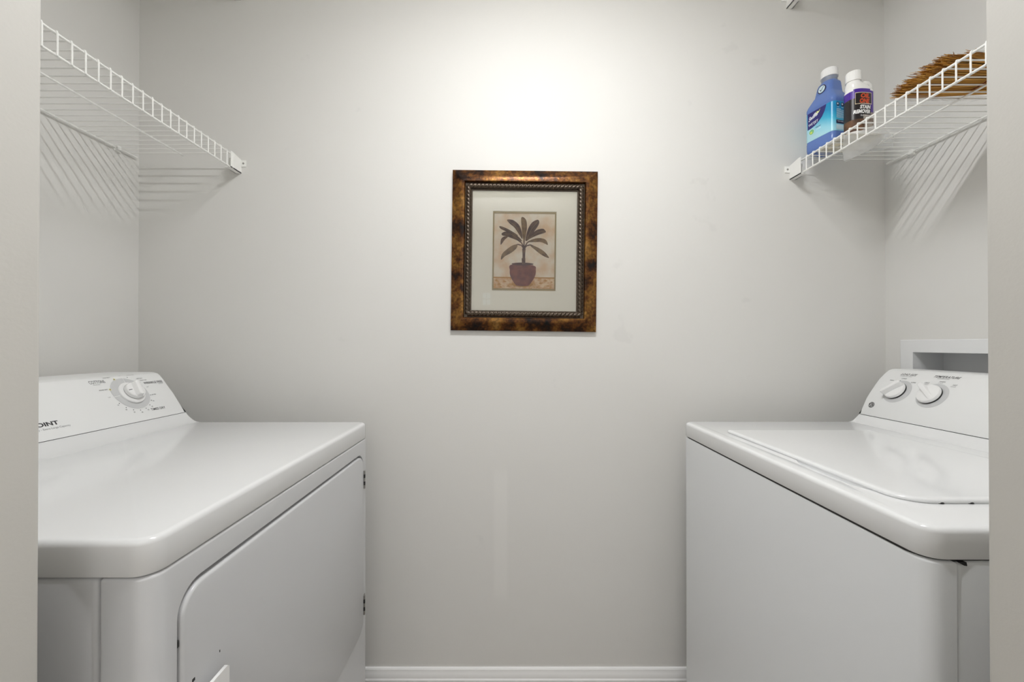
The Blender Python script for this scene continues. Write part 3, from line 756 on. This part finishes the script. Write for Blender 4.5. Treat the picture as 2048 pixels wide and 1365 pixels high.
def sheet(bm, outline, z, amp, seed, thick=0.0):
    rnd = random.Random(seed)
    cx = sum(a for a, b in outline)/len(outline); cy = sum(b for a, b in outline)/len(outline)
    rings = []
    for q in (1, .8, .55, .3, .1):
        rings.append([(cx+(a-cx)*q, cy+(b-cy)*q, z + amp*rnd.random()*(1.0 if q < 1 else .5)) for a, b in outline])
    R = [[bm.verts.new(p) for p in r] for r in rings]; n = len(outline)
    for A, B in zip(R, R[1:]):
        for k in range(n): bm.faces.new((A[k], A[(k+1) % n], B[(k+1) % n], B[k]))
    bm.faces.new(R[-1])
OUT = [(.925, 1.205), (.920, 1.165), (.916, 1.122), (.935, 1.098), (.948, 1.072), (.958, 1.050), (.985, 1.058), (1.003, 1.070), (1.03, 1.085), (1.058, 1.102), (1.09, 1.135), (1.124, 1.172), (1.096, 1.190), (1.062, 1.222), (1.01, 1.225), (.965, 1.215)]
bm = bmesh.new(); sheet(bm, OUT, DK+.0003, .0010, 3); obj('bag_film', bm, M_film, bag, 0)
bm = bmesh.new()
ZD = DK-ZC
y_w = YB-.0395 - 6*.0254 + .0127          # between two deck wires
fl = [(.9190, ZD+.0004), (.9165, .548), (.9155, .524), (.9176, .503), (.930, .5065), (.950, .515), (.973, .5255), (.992, .5345), (1.008, .5450), (1.02, .556), (1.03, ZD+.0004)]
top_ = [(.9190+(.111)*k/10, ZD+.0004) for k in range(11)]
rows = []
for k in range(11):
    x, z = fl[k]; xt, zt_ = top_[k]
    row = []
    for q in range(5):
        s = q/4
        row.append(bm.verts.new((xt+(x-xt)*s, y_w + .002*math.sin(7*s+k*.9)*s, ZC + zt_+(z-zt_)*s)))
    rows.append(row)
for A, B in zip(rows, rows[1:]):
    for q in range(4):
        try: bm.faces.new((A[q], B[q], B[q+1], A[q+1]))
        except ValueError: pass
bmesh.ops.remove_doubles(bm, verts=bm.verts, dist=1e-5)
obj('hanging_corner', bm, film('plastic_film_fold', srgb(232, 233, 233), .62), bag, 60, 'translucent corner hanging below the wires')
bm = bmesh.new()
def pring(ins, z): return [(.9745+u, 1.150+v, z) for u, v in rrect(.052-ins, .052-ins, .012, 4)]
loft(bm, [pring(.002, DK+.0010), pring(0, DK+.0018), pring(0, DK+.0026), pring(.002, DK+.0032)])
pad = obj('cloth_pad', bm, M_pad); pad['label'] = 'flat cream cloth pad in the plastic bag under the bottles'; pad['category'] = 'cloth pad'
BZ = DK + .0034
# blue bottle
bl = thing('detergent_bottle', 'blue plastic floor cleaner bottle with white cap on the right wire shelf', 'bottle', (.9528, 1.196, BZ), (0, 0, math.radians(13.06)), local=True)
M_blue = mat('blue_translucent_plastic', srgb(104, 132, 196), 0.22, **{'Transmission Weight': 0.12, 'IOR': 1.35, 'Subsurface Weight': 0.25, 'Subsurface Radius': (.004, .006, .012)})
def brings(secs, n=6, off=0.0): return [[(x, y, h) for x, y in rrect(hx+off, hy+off, r+off, n, cx, 0)] for h, cx, hx, hy, r in secs]
bm = bmesh.new()
loft(bm, brings([(0, 0, .030, .038, .012), (.0015, 0, .033, .041, .013), (.006, 0, .0355, .0435, .013), (.012, 0, .036, .044, .013), (.030, 0, .036, .044, .013), (.032, 0, .0355, .0435, .013), (.126, 0, .0355, .0435, .013), (.128, 0, .036, .044, .013), (.134, 0, .036, .0438, .013), (.141, 0, .0340, .0415, .013), (.160, .001, .0270, .0300, .011), (.165, .002, .0252, .0272, .011), (.169, .002, .0245, .0262, .010), (.193, .004, .0225, .0235, .011), (.199, .005, .0215, .0220, .012), (.2035, .005, .0195, .0195, .0190), (.205, .005, .0185, .0185, .0184)]))
body = obj('bottle_body', bm, M_blue, bl, 28)
bm = bmesh.new()
cyl = lambda r, z, cx=.005, n=36: [(cx+r*math.cos(2*PI*k/n), r*math.sin(2*PI*k/n), z) for k in range(n)]
loft(bm, [cyl(.0186, .2048), cyl(.0186, .206), cyl(.0192, .207), cyl(.0192, .222)]); obj('neck', bm, mat('grey_blue_neck', srgb(134, 142, 160), .35), bl)
bm = bmesh.new()
n = 72; cap = lambda r, z, rib: [(.005+(r+(.0005 if (k % 3 == 0 and rib) else 0))*math.cos(2*PI*k/n), (r+(.0005 if (k % 3 == 0 and rib) else 0))*math.sin(2*PI*k/n), z) for k in range(n)]
loft(bm, [cap(.0205, .2165, 0), cap(.0216, .2172, 0), cap(.0216, .2215, 0), cap(.0209, .2225, 0), cap(.0207, .226, 1), cap(.0203, .239, 1), cap(.0192, .2415, 0), cap(.0165, .2425, 0)]); obj('cap', bm, M_knob, bl, label='white ribbed screw cap')
M_lab = mat('aqua_label', srgb(60, 170, 205), 0.3); N, L, p = nodes(M_lab)
tc = N.new('ShaderNodeTexCoord'); sp = N.new('ShaderNodeSeparateXYZ'); L.new(tc.outputs['Object'], sp.inputs[0])
mr = N.new('ShaderNodeMapRange'); mr.inputs[1].default_value = .040; mr.inputs[2].default_value = .115; L.new(sp.outputs[2], mr.inputs[0])
my = N.new('ShaderNodeMapRange'); my.inputs[1].default_value = .044; my.inputs[2].default_value = -.05; my.inputs[3].default_value = -.25; my.inputs[4].default_value = .3; L.new(sp.outputs[1], my.inputs[0])
ad = N.new('ShaderNodeMath'); L.new(mr.outputs[0], ad.inputs[0]); L.new(my.outputs[0], ad.inputs[1])
r = ramp(N, [(0.0, srgb(176, 220, 232)), (.35, srgb(150, 212, 230)), (.7, srgb(60, 176, 212)), (1.0, srgb(20, 140, 190))]); L.new(ad.outputs[0], r.inputs['Fac']); L.new(r.outputs['Color'], p.inputs['Base Color'])
bm = bmesh.new(); loft(bm, brings([(.036, 0, .0355, .0435, .013), (.037, 0, .0361, .0441, .0135), (.121, 0, .0361, .0441, .0135), (.122, 0, .0355, .0435, .013)]), False); lab = obj('label_wrap', bm, M_lab, bl, 28, 'aqua and navy printed label')
LM = [mat('label_navy', srgb(38, 34, 112), .35), mat('label_white', srgb(236, 240, 246), .4), mat('label_lime', srgb(206, 216, 96), .4), mat('label_green', srgb(120, 190, 130), .4), mat('label_dark', srgb(48, 40, 74), .4), mat('label_pale', srgb(206, 228, 236), .4), M_black]
bm = bmesh.new()
FX = -.0361
ff = lambda off: (lambda u, h: Vector((FX-off, .0305-u, h)))      # u from the far edge towards the room's near edge, flat part of the face 0..0.061
def fpoly(fn, pts, mi): f = bm.faces.new([bm.verts.new(fn(a, b)) for a, b in pts]); f.material_index = mi
f1, f2, f3 = ff(.0003), ff(.0006), ff(.0009)
fpoly(f1, [(-.003, .1215), (.054, .1215), (.0525, .114), (.049, .104), (.041, .0915), (.031, .083), (.020, .077), (.008, .0735), (-.003, .0725)], 0)
put_text(bm, 'WETJET', f2, .000, .0815, .0075, width=.030, fat=.01, mi=1, slope=.10)
put_text(bm, 'Swiffer', f3, .001, .0965, .0125, width=.031, shear=.3, fat=.025, mi=1, slope=.28)
fpoly(f2, [(.022, .110), (.027, .1165), (.031, .1135), (.037, .1185), (.034, .112), (.030, .108), (.025, .107)], 2)
disc_uv(bm, f2, .010, .062, .0090, 22, 5); disc_uv(bm, f3, .010, .062, .0075, 20, 3); disc_uv(bm, ff(.0012), .009, .060, .0035, 14, 2)
put_text(bm, 'cleaner', f2, .022, .068, .0040, width=.016, mi=0); put_text(bm, 'refill', f2, .024, .061, .0045, width=.013, mi=1)
for h in (.052, .048, .044): fpoly(f2, [(.002, h), (.030, h), (.030, h+.0007), (.002, h+.0007)], 5)
gx = lambda off: (lambda u, h: Vector((-.0225+u, -.0441-off, h)))
g1, g2 = gx(.0003), gx(.0006)
for k in range(3):
    disc_uv(bm, g1, .002+.0165*k, .1120, .0058, 20, 4); disc_uv(bm, g2, .001+.0165*k, .1125, .0028, 14, 5)
    fpoly(g1, [(-.002+.0165*k, .1030), (.007+.0165*k, .1030), (.007+.0165*k, .1042), (-.002+.0165*k, .1042)], 5)
for k in range(9):
    h = .0975-.0031*k; w_ = (.016, .030, .040, .038, .041, .036, .040, .034, .038)[k]
    fpoly(g1, [(-.003, h), (-.003+w_, h), (-.003+w_, h+.0014), (-.003, h+.0014)], 5)
fpoly(g1, [(-.004, .0565), (.044, .0565), (.044, .0665), (-.004, .0665)], 4)
put_text(bm, 'READ DIRECTIONS', g2, .000, .0612, .0028, width=.036, mi=1)
fpoly(g1, [(-.004, .0395), (.044, .0395), (.044, .0535), (-.004, .0535)], 5)
obj('label_print', bm, LM, lab, 0, 'printed lettering and swoosh on the blue bottle label')
bm = bmesh.new()
sf = lambda off: (lambda u, w_: Vector((-.0222-off + .078*(w_), .001-u, .1815+w_)))
disc_uv(bm, sf(.0003), 0, 0, .0125, 28, 4); disc_uv(bm, sf(.0006), 0, 0, .0100, 26, 5)
fpoly(sf(.0009), [(-.006, .000), (-.002, -.0065), (.007, .006), (.0055, .007), (-.002, -.003), (-.0045, .001)], 4)
obj('round_sticker', bm, LM, body, 0, 'round dark-rimmed sticker with a tick')

# white stain remover bottle with a hollow handle
wb = thing('stain_remover_bottle', 'white stain remover bottle with purple label beside the blue bottle', 'bottle', (.9780, 1.120, BZ), (0, 0, math.radians(8)), local=True)
M_wb = mat('white_bottle_plastic', srgb(238, 238, 236), 0.2)
EA, EB = .0365, .0225
def wring(a, b, h, cx=0.0, e=2.6, n=44):
    out = []
    for k in range(n):
        th = 2*PI*k/n; c, s = math.cos(th), math.sin(th)
        out.append((cx + a*math.copysign(abs(c)**(2/e), c), b*math.copysign(abs(s)**(2/e), s), h))
    return out
bm = bmesh.new()
loft(bm, [wring(.033, .019, 0), wring(.0355, .0215, .002), wring(EA, EB, .006), wring(EA, EB, .118), wring(.036, .0220, .1245), wring(.0335, .0212, .130), wring(.027, .0200, .137, -.008), wring(.0200, .0185, .143, -.015, 2.2), wring(.0165, .0165, .148, -.0175, 2), wring(.0152, .0152, .153, -.0175, 2)])
wbody = obj('bottle_body', bm, M_wb, wb, 40)
bm = bmesh.new()                                           # handle loop rising on the right
hp = [(-.004, .134), (.004, .144), (.012, .1485), (.020, .1500), (.0255, .147), (.0265, .138), (.0265, .128), (.0260, .115)]
rings = []
for i, (x, h) in enumerate(hp):
    a = hp[max(0, i-1)]; b = hp[min(len(hp)-1, i+1)]; dx, dz = b[0]-a[0], b[1]-a[1]; l = math.hypot(dx, dz); nx, nz = -dz/l, dx/l
    rr = .0125 if i < 5 else .0110
    rings.append([(x + nx*rr*math.cos(2*PI*k/16), .012*math.sin(2*PI*k/16), h + nz*rr*math.cos(2*PI*k/16)-.003) for k in range(16)])
loft(bm, rings); obj('handle', bm, M_wb, wb, 50)
bm = bmesh.new(); n = 60
cap = lambda r, z, rib=0: [(-.0175+(r+(.0005 if (k % 3 == 0 and rib) else 0))*math.cos(2*PI*k/n), (r+(.0005 if (k % 3 == 0 and rib) else 0))*math.sin(2*PI*k/n), z) for k in range(n)]
loft(bm, [cap(.0170, .1515), cap(.0180, .152), cap(.0180, .156), cap(.0176, .157, 1), cap(.0172, .176, 1), cap(.0162, .1785), cap(.0135, .1793)]); obj('cap', bm, M_wb, wb)
# label follows the rounded front
def efn(off):
    tab = []
    for k in range(201):
        th = PI-.9 + (PI+.9)*k/200; c, s = math.cos(th), math.sin(th)
        tab.append(Vector((EA*math.copysign(abs(c)**(2/2.6), c), EB*math.copysign(abs(s)**(2/2.6), s))))
    ln = [0]
    for a, b in zip(tab, tab[1:]): ln.append(ln[-1]+(b-a).length)
    def fn(u, h):                                          # u = 0 at the left end of the front half
        i = 0; u = max(0, min(u, ln[-1]-1e-6))
        while ln[i+1] < u: i += 1
        q = tab[i].lerp(tab[i+1], (u-ln[i])/(ln[i+1]-ln[i])); nn = Vector((q.x/EA**2, q.y/EB**2)).normalized()
        return Vector((q.x+nn.x*off, q.y+nn.y*off, h))
    return fn, ln[-1]
e1, EL = efn(.0003); e2, _ = efn(.0006); e3, _ = efn(.0009); e4, _ = efn(.0012)
WM = [mat('label_purple', srgb(74, 38, 150), .3), mat('label_black', srgb(30, 24, 26), .35), mat('label_orange', srgb(206, 72, 26), .35), mat('label_cream', srgb(240, 226, 190), .4), mat('label_white2', srgb(240, 240, 240), .4), noisy('label_photo', srgb(110, 92, 78), srgb(176, 168, 160), 45), noisy('label_brown', srgb(70, 50, 38), srgb(120, 84, 56), 40)]
def eband(fn, u0, u1, h0, h1, mi, n=24):
    for k in range(n):
        a = u0+(u1-u0)*k/n; b = u0+(u1-u0)*(k+1)/n
        f = bm.faces.new([bm.verts.new(fn(x, y)) for x, y in ((a, h0), (b, h0), (b, h1), (a, h1))]); f.material_index = mi
bm = bmesh.new()
LO = .735*.0985; LE = EL-.265*.0985
q_ = lambda f: LE-(1-f)*LO
eband(e1, .0, LE, .060, .1195, 0); eband(e1, q_(.2), q_(.82), .1195, .1235, 0)
eband(e1, .0, LE, .008, .060, 5); eband(e2, 0, q_(.55), .008, .040, 6); eband(e2, 0, q_(.52), .040, .098, 1)
eband(e2, q_(.30), q_(.84), .052, .080, 1)
eband(e2, q_(.25), q_(.88), .0810, .1130, 3)
eband(e3, q_(.26), q_(.86), .0825, .1115, 1)
put_text(bm, 'OIL', e4, q_(.60), .0980, .0115, width=.026, align='c', shear=.2, fat=.05, mi=2)
put_text(bm, 'ONE', e4, q_(.58), .0838, .0115, width=.028, align='c', shear=.2, fat=.05, mi=2)
put_text(bm, 'STAIN', e4, q_(.82), .0680, .0098, width=.031, align='r', shear=.2, fat=.05, mi=4)
put_text(bm, 'REMOVER', e4, q_(.80), .0555, .0098, width=.044, align='r', shear=.2, fat=.05, mi=4)
put_text(bm, 'fast acting', e4, q_(.80), .0475, .0045, width=.028, align='r', shear=.2, mi=4)
obj('label_wrap', bm, WM, wb, 0, 'purple and black label with orange and white lettering')

# straw broom head lying on the shelf
bro = thing('straw_broom', 'golden straw whisk broom lying on the right wire shelf near the doorway', 'broom', (1.03, .88, DK))
M_straw = mat('straw', srgb(160, 110, 40), .6); N, L, p = nodes(M_straw); at = N.new('ShaderNodeNewGeometry')
r = ramp(N, [(0, srgb(104, 66, 18)), (.3, srgb(168, 114, 34)), (.7, srgb(208, 152, 56)), (1, srgb(232, 190, 104))]); L.new(at.outputs['Random Per Island'], r.inputs['Fac']); L.new(r.outputs['Color'], p.inputs['Base Color'])
bm = bmesh.new()
rnd = random.Random(11)
zb = DK + .0030
for i in range(620):
    s = rnd.random(); q = rnd.random()
    # root side (towards the wall) and tip side (towards the room)
    yr = .845 + .075*s; yt = .803 + .140*s + rnd.uniform(-.004, .004)
    hmax_r = .030*math.sqrt(max(0, 1-(2*s-1)**2))+.004; hmax_t = .020*math.sqrt(max(0, 1-(2*s-1)**2))+.003
    zr_ = zb + .0012 + hmax_r*q; zt_ = zb + .0012 + hmax_t*q + rnd.uniform(-.0005, .004)*(q > .5)
    xt = .893 + .030*(2*s-1)**2*0 + abs(rnd.gauss(0, .016)) + (0.028 if s < .12 else 0)
    xr = 1.165
    mid = (.5*(xr+xt), .45*yr+.55*yt + rnd.uniform(-.002, .002), .5*(zr_+zt_)+rnd.uniform(0, .002))
    tip = (xt, yt, max(zb+.001, zt_ + rnd.uniform(-.001, .003)))
    tube(bm, [(xr, yr, zr_), mid, (.82*xt+.18*mid[0], .82*yt+.18*mid[1], .82*zt_+.18*mid[2]), tip], [.0014, .0013, .0010, .0004], 4)
for i in range(60):
    s = rnd.random(); yt = .81+.13*s
    x0 = rnd.uniform(.93, 1.02); z0 = zb+.020*math.sqrt(max(0, 1-(2*s-1)**2))
    tube(bm, [(x0, yt, z0), (x0-.022, yt+rnd.uniform(-.006, .006), z0+rnd.uniform(.002, .007)), (x0-.038, yt+rnd.uniform(-.01, .01), z0+rnd.uniform(.003, .012))], [.0008, .0006, .0003], 4)
obj('bristles', bm, M_straw, bro, 0)
bm = bmesh.new()
for x in (1.048, 1.085):
    pts = []
    for k in range(25):
        a = 2*PI*k/24; s = .5+.5*math.cos(a)
        pts.append((x+.012*math.cos(a), .829+.100*s+.004, zb+.017+.0175*math.sin(a)))
    tube(bm, pts, .0012, 6, False)
obj('stitching', bm, mat('red_brown_twine', srgb(120, 46, 30), .7), bro, 60, 'dark red twine stitching')
bm = bmesh.new()
loft(bm, [[(x, .8825+a*math.cos(2*PI*k/20), zb+.018+b*math.sin(2*PI*k/20)) for k in range(20)] for x, a, b in ((1.150, .040, .0165), (1.163, .037, .0165), (1.174, .022, .014), (1.182, .012, .010))])
obj('binding', bm, mat('wire_binding', srgb(150, 120, 70), .5), bro)
# white plastic sheet under the broom
sh = bmesh.new()
pts = [(.905, .940)] + [(.905+.012*k, .9465+.0035*math.sin(k*1.7)+.002*math.sin(k*.6)) for k in range(1, 19)] + [(1.130, .928), (1.06, .925), (1.0, .928), (.95, .924), (.915, .928)]
sheet(sh, pts, DK+.0004, .0012, 5)
sho = obj('plastic_sheet', sh, film('white_plastic_sheet', srgb(240, 240, 238), .3), None, 0); sho['label'] = 'thin white plastic sheet under the straw broom on the wire shelf'; sho['category'] = 'plastic sheet'

for o in bpy.data.objects:
    if '_local' in o: del o['_local']
